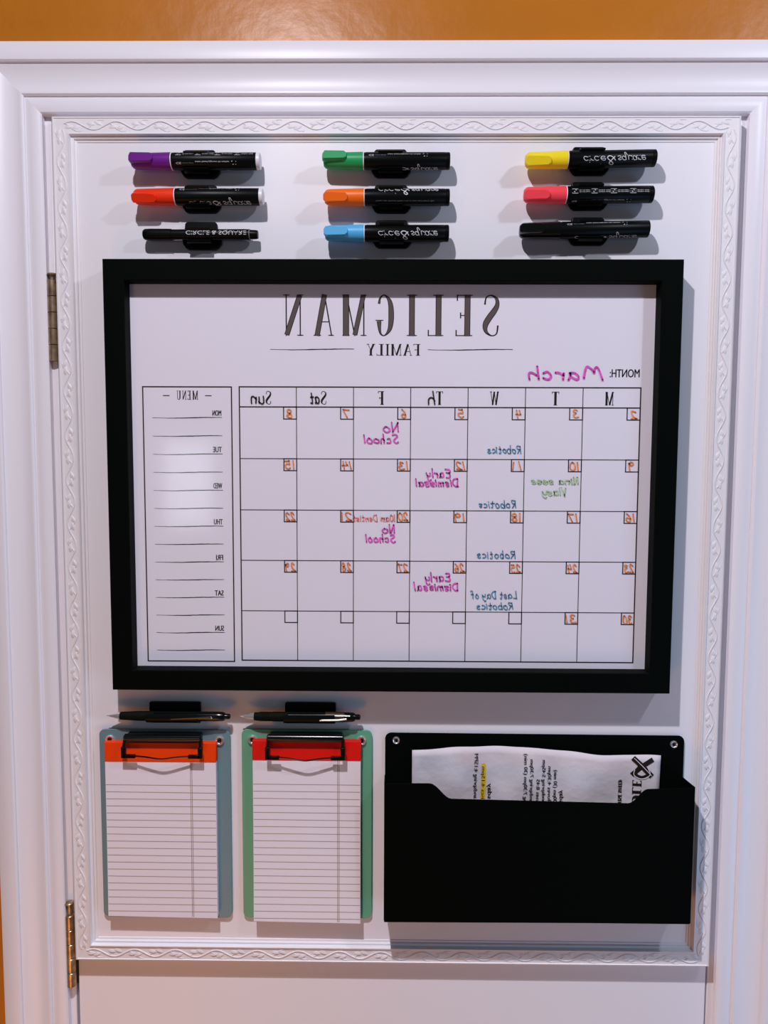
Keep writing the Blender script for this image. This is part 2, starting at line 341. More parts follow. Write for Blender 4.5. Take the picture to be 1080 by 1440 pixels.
# ------------------------------------------------------------------ the door with carved frame and hinges
door = thing('door_1', 'white painted door with a carved vine moulding and two brass hinges', 'door', (0, 0, ZF), kind='structure')
MB().box(-369, 371.5, -35, 0, ZF + 8, 361.8).build('door_slab', 'door', door, bevel=.8)
mx0, mx1, mz0, mz1 = -366.0, 368.5, -586.5, 361.0
MB().box(mx0 + 18, mx1 - 18, .2, 9, mz0 + 18, mz1 - 18).build('magnetic_panel', 'door', door)
mprof = [(0, -.5), (0, 10), (.8, 11.6), (2.2, 12.0), (2.8, 11.3), (17.2, 11.3), (17.8, 12.4), (19.0, 12.6), (19.5, 11.7), (19.8, 9.7), (20.6, 9.3), (22.0, 9.5), (22.8, 9.0), (23.1, 7.9), (25.4, 7.6), (26.0, 6.8), (26.0, -.5)]
mprof = [(o, d * 1.28 if d > 5 else d) for o, d in mprof]
sides = (
 ('top', lambda o: (mx0 + o, mz1 - o), lambda o: (mx1 - o, mz1 - o)),
 ('bottom', lambda o: (mx0 + o, mz0 + o), lambda o: (mx1 - o, mz0 + o)),
 ('left', lambda o: (mx0 + o, mz0 + o), lambda o: (mx0 + o, mz1 - o)),
 ('right', lambda o: (mx1 - o, mz0 + o), lambda o: (mx1 - o, mz1 - o)))
# one leaf mesh, in metres, lying in the x-z plane, domed towards the room
def leaf_mesh():
    L, Wd, H = 11.5, 5.0, 1.5; v = [(0, 0, 0)]; f = []; n = 6
    for i in range(1, n):
        t = i / n; hw = Wd / 2 * math.sin(PI * t ** .8); cz = .5 * math.sin(PI * t)
        v += [(t * L, 0, cz + hw), (t * L, H * math.sin(PI * t) * .75, cz + hw * .35), (t * L, H * math.sin(PI * t) * .55, cz), (t * L, H * math.sin(PI * t), cz - hw * .3), (t * L, 0, cz - hw)]
    v.append((L, 0, 0)); e = len(v) - 1
    for k in range(4): f.append((0, 1 + k, 2 + k)); f.append((e, e - 4 + k, e - 5 + k))
    for i in range(n - 2):
        for k in range(4): a = 1 + i * 5 + k; f.append((a, a + 1, a + 6, a + 5))
    me = bpy.data.meshes.new('leaf'); me.from_pydata([(x / 1000, -d / 1000, z / 1000) for x, d, z in v], [], f)
    bm = bmesh.new(); bm.from_mesh(me); bmesh.ops.recalc_face_normals(bm, faces=bm.faces)
    bm.normal_update()
    if sum(f.normal.y for f in bm.faces) > 0: bmesh.ops.reverse_faces(bm, faces=bm.faces)
    bm.to_mesh(me); bm.free()
    me.materials.append(M['carved']); me.polygons.foreach_set('use_smooth', [True] * len(me.polygons)); return me
LEAF = leaf_mesh()
for side, A, B in sides:
    mo = MB().sweep(A, B, None, mprof).build('carved_moulding', 'carved', door, smooth=True, ang=25)
    a = Vector(A(10.0)); b = Vector(B(10.0)); u = (b - a).normalized(); nrm = Vector((-u.y, u.x)); Ln = (b - a).length
    k = round(Ln / 48); per = Ln / k; pts = []
    for i in range(k * 14 + 1):
        s_ = 4 + (Ln - 8) * i / (k * 14); q = a + u * s_ + nrm * (4.3 * math.sin(2 * PI * s_ / per)); pts.append((q.x, 14.7, q.y))
    MB().tube(pts, .75, 6).build('vine', 'carved', mo, smooth=True)
    # curling tendrils, one small stroke per half wave
    td = MB()
    for j in range(k):
        for h_ in (0, 1):
            s0 = per * (j + .12 + .5 * h_); sg = -1 if h_ else 1; P = []
            for i in range(7):
                t = i / 6; q = a + u * (s0 + 17 * t) + nrm * (sg * (2.2 - 8.2 * math.sin(t * 1.9) ** 1.2)); P.append((q.x, 14.6, q.y))
            td.tube(P, [.6, .65, .6, .55, .5, .4, .25], 5)
    td.build('tendril', 'carved', mo, smooth=True)['kind'] = 'stuff'
    for j in range(k):
        for s0, off, rot in ((.08, -2.2, .12), (.24, -4.6, .42), (.58, 2.2, -.12), (.74, 4.6, -.42)):
            s_ = per * (j + s0)
            if s_ > Ln - 8: continue
            q = a + u * s_ + nrm * off
            o = bpy.data.objects.new('leaf', LEAF); COL.objects.link(o); o.parent = mo
            o.location = W(q.x, 14.35, q.y) - Vector(door['org'])
            o.rotation_euler = (0, -(math.atan2(u.y, u.x) + rot), 0)
for zc0, zc1, xc, pin in ((103.5, 191.5, -374.3, 5), (-625, -537, -375.3, 13)):
    r = 5.3; n = 5; hl = (zc1 - zc0) / n
    fr = lambda t, rr, a: (xc + rr * math.cos(a), 4.5 + rr * math.sin(a), t)
    hb = MB().box(-372.5, -368.5, -30, .6, zc0, zc1).build('hinge', 'shadebrass', door, bevel=.3)
    for i in range(n):
        z0 = zc0 + i * hl; MB().lathe([(z0 + .25, r - .5), (z0 + .7, r), (z0 + hl - .7, r), (z0 + hl - .25, r - .5)], fr).build('knuckle', 'brass', hb, smooth=True)
    MB().lathe([(zc1 - 1, 2.4), (zc1 + pin, 2.4), (zc1 + pin + .2, 5.4), (zc1 + pin + 1.4, 5.6), (zc1 + pin + 2.2, 4.6)], fr).build('hinge_pin', 'brass', hb, smooth=True)

EYE_SET['on'] = False

# ------------------------------------------------------------------ framed calendar
cal = thing('framed_calendar', 'large black framed family calendar for the month of March with a menu column', 'calendar', (0, 0, -260))
fx0, fx1, fz0, fz1 = -308.8, 306.8, -259.6, 208.0; RW = 22.6
fprof = [(0, .3), (0, 29.4), (.6, 30), (RW - .8, 30), (RW, 29.2), (RW, 12), (RW - 4, 11), (RW - 6, .3)]
for A, B in (((lambda o: (fx0 + o, fz1 - o)), (lambda o: (fx1 - o, fz1 - o))), ((lambda o: (fx0 + o, fz0 + o)), (lambda o: (fx1 - o, fz0 + o))),
             ((lambda o: (fx0 + o, fz0 + o)), (lambda o: (fx0 + o, fz1 - o))), ((lambda o: (fx1 - o, fz0 + o)), (lambda o: (fx1 - o, fz1 - o)))):
    MB().sweep(A, B, None, fprof).build('frame_rail', 'black', cal, smooth=True, ang=20)
pr = MB().box(fx0 + 20, fx1 - 20, 4, 13, fz0 + 20, fz1 - 20).build('print_sheet', 'print', cal)
pr['label'] = 'white printed calendar sheet behind the pane'
K = .9964; PD = 13.12; SP = .9939; mp = lambda x, z: (x * SP, PD, z * SP)
gx0, gx1 = -169.5 * K, 273.5 * K; cw = (gx1 - gx0) / 7
rz = [76 * K, 54 * K, -3.2 * K, -60.5 * K, -117.5 * K, -175 * K, -232 * K]
g = MB()
def rect_lines(x0, x1, z0, z1, w):
    g.box(x0 - w / 2, x1 + w / 2, PD - .1, PD, z0 - w / 2, z0 + w / 2); g.box(x0 - w / 2, x1 + w / 2, PD - .1, PD, z1 - w / 2, z1 + w / 2)
    g.box(x0 - w / 2, x0 + w / 2, PD - .1, PD, z0, z1); g.box(x1 - w / 2, x1 + w / 2, PD - .1, PD, z0, z1)
rect_lines(gx0, gx1, rz[6], rz[0], 1.35)
for z in rz[1:6]: g.box(gx0, gx1, PD - .1, PD, z - (.65 if z == rz[1] else .45), z + (.65 if z == rz[1] else .45))
for c in range(1, 7): g.box(gx0 + c * cw - .42, gx0 + c * cw + .42, PD - .1, PD, rz[6], rz[0])
for c in range(7):
    for r in range(5):
        x1 = gx1 - c * cw; rect_lines(x1 - 14.2, x1, rz[r + 1] - 13.2, rz[r + 1], 1.15)
rect_lines(-276.8 * K, -178.2 * K, -233.6 * K, 75.8 * K, 1.35)
g.v = [(x * SP, d, z * SP) for x, d, z in g.v]; g.build('printed_grid', 'ink', pr)
for ch, a, b in (('S', 116.8, 98.5), ('E', 87.6, 69.0), ('L', 56.0, 38.6), ('I', 27.0, 15.0), ('G', 2.2, -17.8), ('M', -28.6, -55.0), ('A', -64.4, -86.6), ('N', -97.8, -119.8)):
    ti = MB(); tf = MB(); glyph(ti, ch, a, b, 131.2, 44.6, mp, minw=1.0)
    glyph(tf, ch, a, b, 131.2 + .5, 43.6, (lambda x, z: (x * SP, PD + .06, z * SP)), minw=1.0, shrink=1.5)
    n = len(ti.v); ti.add(tf.v, tf.f); o = ti.build('title_letter', 'ink', pr); o.data.materials.append(M['inkfill'])
    for p in o.data.polygons:
        if p.vertices[0] >= n: p.material_index = 1
sb = MB(); x = 30.6
for ch, w in (('F', 7.6), ('A', 9.8), ('M', 11.6), ('I', 4.6), ('L', 8), ('Y', 9.5)):
    glyph(sb, ch, x, x - w, 110.2, 12.3, mp, minw=.6, bold=.8); x -= w + 1.6
rnd = random.Random(3)
def sketch_line(mb, x0, x1, z, w=.9):
    n = 26; P = []; ws = []
    for i in range(n + 1):
        t = i / n; P.append((x0 + (x1 - x0) * t, z + .45 * math.sin(t * 5 + 1) + rnd.uniform(-.12, .12))); ws.append(w * (.55 + .65 * math.sin(PI * min(1, t * 1.05 + .08)) + rnd.uniform(-.15, .15)))
    mb.ribbon(P, ws, 0, mp)
sb.build('subtitle_lettering', 'ink', pr)
for a, b in ((131.6, 38.6), (-42.0, -134.2)): mb = MB(); sketch_line(mb, a, b, 116.6); mb.build('title_rule', 'ink', pr)
def piece(fn, *a, name='heading_lettering', **k):
    mb = MB(); fn(mb, *a, **k); return mb.build(name, 'ink', pr)
def colx(c, f): return gx1 - (c + f) * cw
for ch, c, w in (('M', 0, 9.2), ('T', 1, 7.6), ('W', 2, 9.8), ('T', 3, 7.0), ('F', 4, 6.6), ('S', 5, 6.4), ('S', 6, 6.4)):
    xc = {0: 238.6, 1: 179.3, 2: 112.3, 3: 52.0, 4: -12.3, 5: -75.6, 6: -136.6}[c]
    piece(glyph, ch, xc + w / 2, xc - w / 2, 56.6, 14.6, mp, minw=.7, bold=1.0)
piece(sans, 'MONTH:', 270.6, 238.2, 87.2, 8.8, mp, bold=.03)
for ch, a in (('M', -214.6), ('E', -222.4), ('N', -227.6), ('U', -233.6)): piece(glyph, ch, a, a - {'M': 6, 'E': 3.6}.get(ch, 4.4), 61.6, 9.6, mp, minw=.6, bold=.9)
for a in (-199.6, -246.2): piece(MB.ribbon, [(a, 65.9), (a - 7.2, 65.9)], .95, 0, mp, name='printed_dash')
ZL = 41.6 - 0
for i in range(14):
    z = (41.8 - i * 20.2) * K; piece(sketch_line, -189.0 * K, -266.5 * K, z, .85, name='menu_line')
for i, t in enumerate(('MON', 'TUE', 'WED', 'THU', 'FRI', 'SAT', 'SUN')):
    w = {3: 9.8}.get(len(t)); w = 7.6 if t == 'FRI' else 9.6
    piece(sans, t, -189.2, -189.2 - w, (41.8 - i * 40.4) * K + 2.3, 6.0, mp, bold=.03)
pane = MB().box(fx0 + 21, fx1 - 21, 13.2, 13.7, fz0 + 21, fz1 - 21).build('clear_pane', 'glass', cal)
HP = lambda x, z: (x * .9954, 13.8, z * .9954)
rnd_sl = .12
def handw(items, name, m, w, lab):
    for t, a, b, z, h in items:
        mb = MB(); hand(mb, t, a, b, z, h, w, (lambda x, zz: HP(x - (zz - z) * rnd_sl, zz)), jit=.05)
        o = mb.build(name, m, pane); o['label'] = lab
handw([('March', 230.6, 150.2, 84.5, 14.2)], 'month_handwriting', 'ink_pink', 2.3, 'pink handwritten month name')
handw([('No', 8.6, -9.6, 26.6, 10.5), ('School', 7.6, -30.0, 14.4, 9.6), ('Early', 65.4, 39.0, -23.4, 9.6), ('Dismissal', 74.2, 27.2, -33.2, 8.8),
       ('No', 4.4, -10.2, -85.2, 9.0), ('School', 4.4, -28.4, -95.6, 8.8), ('Early', 66.6, 38.4, -139.4, 9.8), ('Dismissal', 75.4, 26.6, -149.6, 8.8)],
      'pink_handwriting', 'ink_pink', 1.5, 'pink handwritten note about school days')
handw([('Robotics', 142.6, 106.0, 3.8, 8.4), ('Robotics', 138.2, 97.0, -56.6, 8.6), ('Robotics', 138.4, 96.0, -113.0, 8.6), ('Last Day of', 140.6, 89.6, -158.4, 8.4), ('Robotics', 136.8, 96.2, -170.8, 8.2)],
      'teal_handwriting', 'ink_blue', .95, 'teal handwritten note in the W column')
handw([('10am Dentist', 4.4, -42.8, -72.2, 7.2)], 'coral_handwriting', 'ink_red', .9, 'coral handwritten appointment')
handw([('Nina sees', 206.8, 154.8, -30.2, 8.0), ('Vlasy', 193.6, 167.4, -42.6, 8.6)], 'green_handwriting', 'ink_green', 1.3, 'faint green half wiped handwriting')
nums = []
for r in range(5):
    for c in range(7):
        n = 2 + c + 7 * r
        if n > 31: continue
        x1 = (gx1 - c * cw) * .9985 - 1.2; t = str(n); z = rz[r + 1] - 11.6
        nums.append((t, x1 - (2.2 if len(t) == 1 else .2) - rnd.uniform(0, .6), x1 - (8.6 if len(t) == 1 else 10.8), z + rnd.uniform(-.4, .5), 9.2))
handw(nums, 'date_number', 'ink_orange', 1.35, 'orange handwritten date number')
handw([('un', -140.6, -154.6, 57.6, 13.5), ('at', -79.4, -89.4, 57.8, 12.5), ('h', 48.0, 40.6, 57.2, 13.6)], 'black_handwriting', 'ink_black', 1.5, 'black handwritten end of a weekday name')

# ------------------------------------------------------------------ chalk markers and their clips
def clip_plate(xc, zc, thin, lab):
    t = thing('marker_clip', lab, 'marker clip', (xc, 0, zc), 'black clips holding the chalk markers')
    P = [(-17.5, 13.2), (-15.5, 15.2), (15.5, 15.2), (17.5, 13.2), (18.0, 8), (21.5, 3), (22.5, -3), (21.5, -8.5), (18.0, -12.8), (15.0, -14.4), (-14.0, -14.4), (-17.0, -12.8), (-20, -8.5), (-21, -3), (-20, 3), (-18.0, 8)]
    MB().prism([(xc + a, zc + b) for a, b in P], .2, 5.2).build('base_plate', 'blackplastic', t, bevel=1.2, seg=3)
    r = 9.2 if not thin else 6.2; dc = 6.2 + r - .3; zm = zc - 1.8
    mb = MB()
    for sg in (1, -1):
        P = []
        for k in range(9):
            a = math.radians(180 + sg * (25 + k * 13)); P.append((dc + (r + .2) * math.cos(a), zm + (r + .2) * math.sin(a)))
        Q = [(dc + (p[0] - dc) * (r + 2.0) / (r + .2), zm + (p[1] - zm) * (r + 2.0) / (r + .2)) for p in P]
        for i in range(8):
            q = [P[i], P[i + 1], Q[i + 1], Q[i]]
            v = [(xc + x, d, z) for x in (-13, 13) for d, z in q]
            mb.add(v, [(0, 1, 2, 3), (4, 7, 6, 5), (0, 4, 5, 1), (2, 6, 7, 3), (1, 5, 6, 2), (0, 3, 7, 4)])
    mb.build('gripping_arm', 'blackplastic', t)
def marker(x0, x1, zl, zr, capx, color, clipdeg, phi0, lab, thin=False):
    """axis from (x0, zl) to (x1, zr); phi0 = turn of the printed label (degrees, towards up)"""
    R = 8.75 if not thin else 5.7
    dc = 6.2 + R if not thin else 12.0
    nm = 'chalk_marker' if not thin else 'fine_tip_marker'
    t = thing(nm, lab, 'marker', ((x0 + x1) / 2, dc, (zl + zr) / 2), 'chalk markers on the door')
    sl = (zr - zl) / (x1 - x0)
    def fr(s, r, a): return (s, dc + r * math.cos(a), zl + (s - x0) * sl + r * math.sin(a))
    if not thin:
        e = x1 - (4.2 if color != 'black' else .6)
        MB().lathe([(capx - 3, R - .6), (capx + 2.2, R - .3), (capx + 2.3, R), (e - .8, R), (e, R - .5)], fr, 40).build('barrel', 'blackplastic', t, smooth=True)
        if x1 - e > 1.0 or True:
            wht = color in ('purple', 'red')
            if wht: MB().lathe([(e - .2, R - .6), (e + .2, R - .2), (x1 - .6, R - .4), (x1, R - 1.8)], fr, 40).build('end_plug', 'whiteplastic', t, smooth=True)
            else: MB().lathe([(e - .2, R - .6), (e + .2, R - .05), (x1 - .7, R - .1), (x1, R - .9)], fr, 40).build('end_plug', 'blackplastic', t, smooth=True)
        if color != 'black':
            MB().lathe([(capx - .2, R - 1), (capx - .2, R + .15), (capx + .75, R + .1), (capx + .8, R - 1)], fr, 40).build('collar_ring', 'whiteplastic', t, smooth=True)
        cm = 'cap_' + color if color != 'black' else 'blackgloss'
        c = MB().lathe([(x0 + .8, 3.4), (x0 + 1.2, 5.6), (x0 + 3.4, 7.6), (x0 + 5.5, 8.15), (capx - 6, 8.9), (capx - .4, 9.0), (capx - .2, 8.0)], fr, 40).build('cap', cm, t, smooth=True)
        a0 = math.radians(clipdeg); L = (capx - x0) * .60
        def cf(s, u, w): return (s, dc + u * math.cos(a0) - w * math.sin(a0), zl + (s - x0) * sl + u * math.sin(a0) + w * math.cos(a0))
        pl = [(0, -3.0), (2.6, -5.4), (L - 3, -5.0), (L, -2.4), (L, 2.4), (L - 3, 5.0), (2.6, 5.4), (0, 3.0)]
        n = len(pl); v = [cf(x0 + a, 4, w) for a, w in pl] + [cf(x0 + a, 8.4 + (0 if a < 1 else 3.0) - (.6 if a > L - 1 else 0), w * .86) for a, w in pl]
        MB().add(v, [tuple(range(n)), tuple(range(2 * n - 1, n - 1, -1))] + [(i, i + n, (i + 1) % n + n, (i + 1) % n) for i in range(n)]).build('pocket_clip', cm, c, bevel=.5)
    else:
        MB().lathe([(capx - 3, R - .8), (capx + .2, R - .7), (capx + .3, R - .3), (x1 - 14, R), (x1 - 13.6, R - .1), (x1 - 9.4, R - .1), (x1 - 9, R - .7), (x1 - 2, R - 1.0), (x1, R - 1.6)], fr, 32).build('barrel', 'blackplastic', t, smooth=True)
        MB().lathe([(x0, 2.6), (x0 + .8, 4.6), (x0 + 3, 5.9), (x0 + 9, 6.1), (capx - 3, 6.0), (capx, 5.9), (capx + .1, 5)], fr, 32).build('cap', 'blackplastic', t, smooth=True)
        MB().lathe([(x1 - 9.2, R + .02), (x1 - 8.6, R + .05), (x1 - 8.4, R - .4)], fr, 32, cap=False).build('end_band', 'gtext', t)
    lx = capx + 3; lw = x1 - 5 - lx
    def cyl(base, rad=R + .07):
        def f(s, w):                            # upside-down printing seen in the photo: text tops point down
            a = math.radians(base - 18) - w / R; return fr(s, rad, a)
        return f
    if thin:
        mb = MB(); sans(mb, 'CIRCLE & SQUARE', x0 + 48, x0 + 113, 0, 4.4, cyl(46)); mb.build('label_lettering', 'wtext', t)
        return
    mb = MB(); b = phi0
    for w, u0, u1, h_, wd in (('circle', .14, .41, 7.6, .62), ('&', .43, .53, 9.0, .95), ('square', .56, .90, 7.6, .62)):
        q = cyl(b + 14); hand(mb, w, lx + lw * u0, lx + lw * u1, 0, h_, wd, (lambda s_, z_: q(s_ + z_ * .25, z_)), jit=.02, gap=.04)
    sans(mb, 'chalk', lx + lw * .83, lx + lw * .90, 7.6, 1.1, cyl(b + 66))
    # row of boxed pictograms with two short lines of small print each
    for i in range(4):
        s0 = lx + lw * (.03 + .24 * i); q = cyl(b - 186)
        for a, c in (((s0, -2), (s0 + 6, -2)), ((s0, 2.6), (s0 + 6, 2.6)), ((s0, -2), (s0, 2.6)), ((s0 + 6, -2), (s0 + 6, 2.6))): mb.ribbon([a, c], .42, 0, q)
        mb.ribbon([(s0 + 2, 1.4), (s0 + 4, -1.2)], 1.2, 0, q)
        for w in (-.9, .9): sans(mb, 'shake well' if i % 2 else 'do not open', s0 + 7.4, s0 + 18.5 + i % 2, w, 1.0, q)
    mb.ribbon([(lx + lw * .72, -.4), (lx + lw * .735, 3.2)], 1.3, 0, cyl(b - 248)); mb.ribbon([(lx + lw * .77, -.2), (lx + lw * .765, 3.2)], .7, 0, cyl(b - 248))
    sans(mb, 'water based pigment ink marker', lx + lw * .27, lx + lw * .69, 0, 1.5, cyl(b - 246))
    sans(mb, 'CE', lx + lw * .04, lx + lw * .10, -.4, 2.0, cyl(b - 256))
    mb.build('label_lettering', 'wtext', t)
    g2 = MB()
    sans(g2, 'keep cap closed when not in use and store flat', lx + lw * .12, lx + lw * .86, 0, 1.2, cyl(b - 82))
    sans(g2, 'for glass, mirrors, boards', lx + lw * .03, lx + lw * .25, 2.4, 1.0, cyl(b - 240))
    g2.build('small_print', 'gtext', t)
KM = 1.0037
rows = [
 (-280.1, -141.3, 312.6, 312.6, -236.0, 'purple', 5, 246, 'purple capped black chalk marker with white end plug, top left of the door'),
 (-278.1, -138.6, 275.8, 275.8, -232.8, 'red', -24, -44, 'red capped black chalk marker below the purple one'),
 (-75.1, 59.9, 312.9, 312.8, -31.9, 'green', 16, -62, 'green capped black chalk marker, top of the middle column'),
 (-74.2, 59.9, 275.3, 275.3, -31.1, 'orange', -14, 62, 'orange capped black chalk marker between the green and the blue ones'),
 (-73.7, 59.5, 237.8, 237.9, -31.0, 'blue', 0, 4, 'light blue capped black chalk marker just above the calendar frame'),
 (138.9, 277.1, 313.2, 315.7, 183.8, 'yellow', -20, 4, 'yellow capped black chalk marker, top of the right column'),
 (138.0, 275.5, 277.6, 278.4, 183.1, 'pink', -14, 214, 'coral pink capped black chalk marker below the yellow one'),
 (134.0, 272.0, 240.4, 242.7, 177.8, 'black', 0, -56, 'all black chalk marker with a glossy black cap, below the coral pink one')]
for x0, x1, zl, zr, cx, col, cd, ph, lab in rows:
    marker(x0 * KM, x1 * KM, zl * KM, zr * KM, cx * KM, col, cd, ph, lab)
marker(-269.1 * 1.006, -145.1 * 1.006, 236.8 * 1.006, 236.8 * 1.006, -238.1 * 1.006, 'black', 0, 0, 'thin all black marker with white capital lettering, lowest in the left column', thin=True)
for x, z, who in ((-210.2, 314.6, 'purple'), (-209.2, 277.8, 'red'), (-209.4, 238.8, 'thin black'), (-3.2, 315.2, 'green'), (-2.6, 277.8, 'orange'), (-1.6, 240.6, 'blue'), (210.6, 317.6, 'yellow'), (210.0, 281.0, 'coral pink'), (211.0, 243.8, 'thick black')):
    clip_plate(x, z, who == 'thin black', 'black plastic clip on the door gripping the %s marker' % who)

# ------------------------------------------------------------------ pens in black holders
def pen_holder(x0, x1, z0, z1, lab):
    t = thing('pen_holder', lab, 'pen holder', ((x0 + x1) / 2, 0, z0), 'black pen holders below the calendar')
    MB().prism(rounded(x0, x1, z0, z1, 1.5, 3), .2, 4.5).build('base_plate', 'blackplastic', t, bevel=.5)
    zc = z0 + 11.6; P = []
    for k in range(13):
        a = math.radians(190 - 215 * k / 12 + 0); P.append((11 + 6.9 * math.cos(a), zc + 6.9 * math.sin(a) * -1))
    mb = MB()
    for i in range(12):
        q = []
        for p, f in ((P[i], 1), (P[i + 1], 1), (P[i + 1], 1.2), (P[i], 1.2)): q.append((11 + (p[0] - 11) * f, zc + (p[1] - zc) * f))
        v = [(x, d, z) for x in (x0, x1) for d, z in q]
        mb.add(v, [(0, 1, 2, 3), (4, 7, 6, 5), (0, 4, 5, 1), (2, 6, 7, 3), (1, 5, 6, 2), (0, 3, 7, 4)])
    mb.build('cradle', 'blackplastic', t, smooth=True)
pen_holder(-277.0, -218.4, -306.2, -282.0, 'black rectangular pen holder left, above the slate teal clipboard')
pen_holder(-121.2, -63.2, -305.8, -281.6, 'black rectangular pen holder right, above the green clipboard')
def pen(x0, x1, zc, lab, silver):
    t = thing('pen', lab, 'pen', ((x0 + x1) / 2, 11, zc), None)
    fr = lambda s, r, a: (s, 12 + r * math.cos(a), zc + r * math.sin(a))
    MB().lathe([(x0, .4), (x0 + 3.5, .7), (x0 + 3.6, 1.2), (x0 + 9, 2.6), (x0 + 16, 4.3)], fr, 24).build('tip', 'chrome', t, smooth=True)
    pr_ = [(x0 + 16, 4.4)]; s = x0 + 17
    if silver:
        pr_ += [(x0 + 22, 5.0)]
        for k in range(5): pr_ += [(x0 + 24 + k * 2.4, 5.4), (x0 + 25.2 + k * 2.4, 5.0)]
    pr_ += [(x0 + 38, 5.5), (x0 + 55, 5.5)]
    MB().lathe(pr_, fr, 28).build('grip', 'rubber', t, smooth=True)
    MB().lathe([(x0 + 55, 5.3), (x0 + 56, 5.6), (x1 - 16, 5.5), (x1 - 9, 5.2), (x1 - 6.5, 4.2), (x1 - 6.4, 3.0)], fr, 28).build('barrel', 'blackgloss', t, smooth=True)
    MB().lathe([(x1 - 7, 3.1), (x1 - 1.6, 3.1), (x1 - .5, 2.4), (x1, 1.0)], fr, 20).build('plunger', 'blackgloss', t, smooth=True)
    if silver:
        MB().tube([(x0 + 55, 16.4, zc + 3.0), (x0 + 90, 16.6, zc + 3.0), (x1 - 12, 16.2, zc + 2.6)], .8, 8).build('trim_strip', 'silver', t, smooth=True)
        c = MB().tube([(x0 + 91, 18.4, zc - 2.0), (x0 + 94, 19, zc - 1.4), (x0 + 112, 19, zc - 1.2), (x1 - 16, 17, zc - .6)], [.9, 1.1, 1.1, 1.3], 8).build('pocket_clip', 'silver', t, smooth=True)
        MB().lathe([(x0 + 96, 3.6), (x0 + 97, 5.75), (x0 + 118, 5.75), (x0 + 119, 5.0)], fr, 24).build('window_band', mat('amber_brown_plastic', (.045, .016, .006), .4), t, smooth=True)
    else:
        MB().box(x1 - 68, x1 - 61, 17, 18.2, zc - 2.6, zc - 1.6).build('clip_ball', 'chrome', t, bevel=.4)
        MB().tube([(x1 - 66, 18.2, zc - 1.0), (x1 - 40, 18.6, zc + .4), (x1 - 22, 17.2, zc + .8)], [1.2, 1.5, 1.8], 8).build('pocket_clip', 'blackgloss', t, smooth=True)
        mb = MB(); a0 = 0
        f = lambda s, w: (s, 12 + 5.65 * math.cos((w - 1.6) / 5.6), zc + 5.65 * math.sin((w - 1.6) / 5.6) * -1)
        sans(mb, 'G2', x1 - 31, x1 - 26.5, -.6, 3.6, f); sans(mb, '07', x1 - 24.6, x1 - 19.5, -.4, 2.6, f)
        mb.build('pen_lettering', 'wtext', t)
pen(-323.5, -182.0, -295.4, 'black gel pen with a small white mark, in the left holder', False)
pen(-171.0, -34.2, -295.0, 'black pen with a silver strip and silver pocket clip, in the right holder', True)

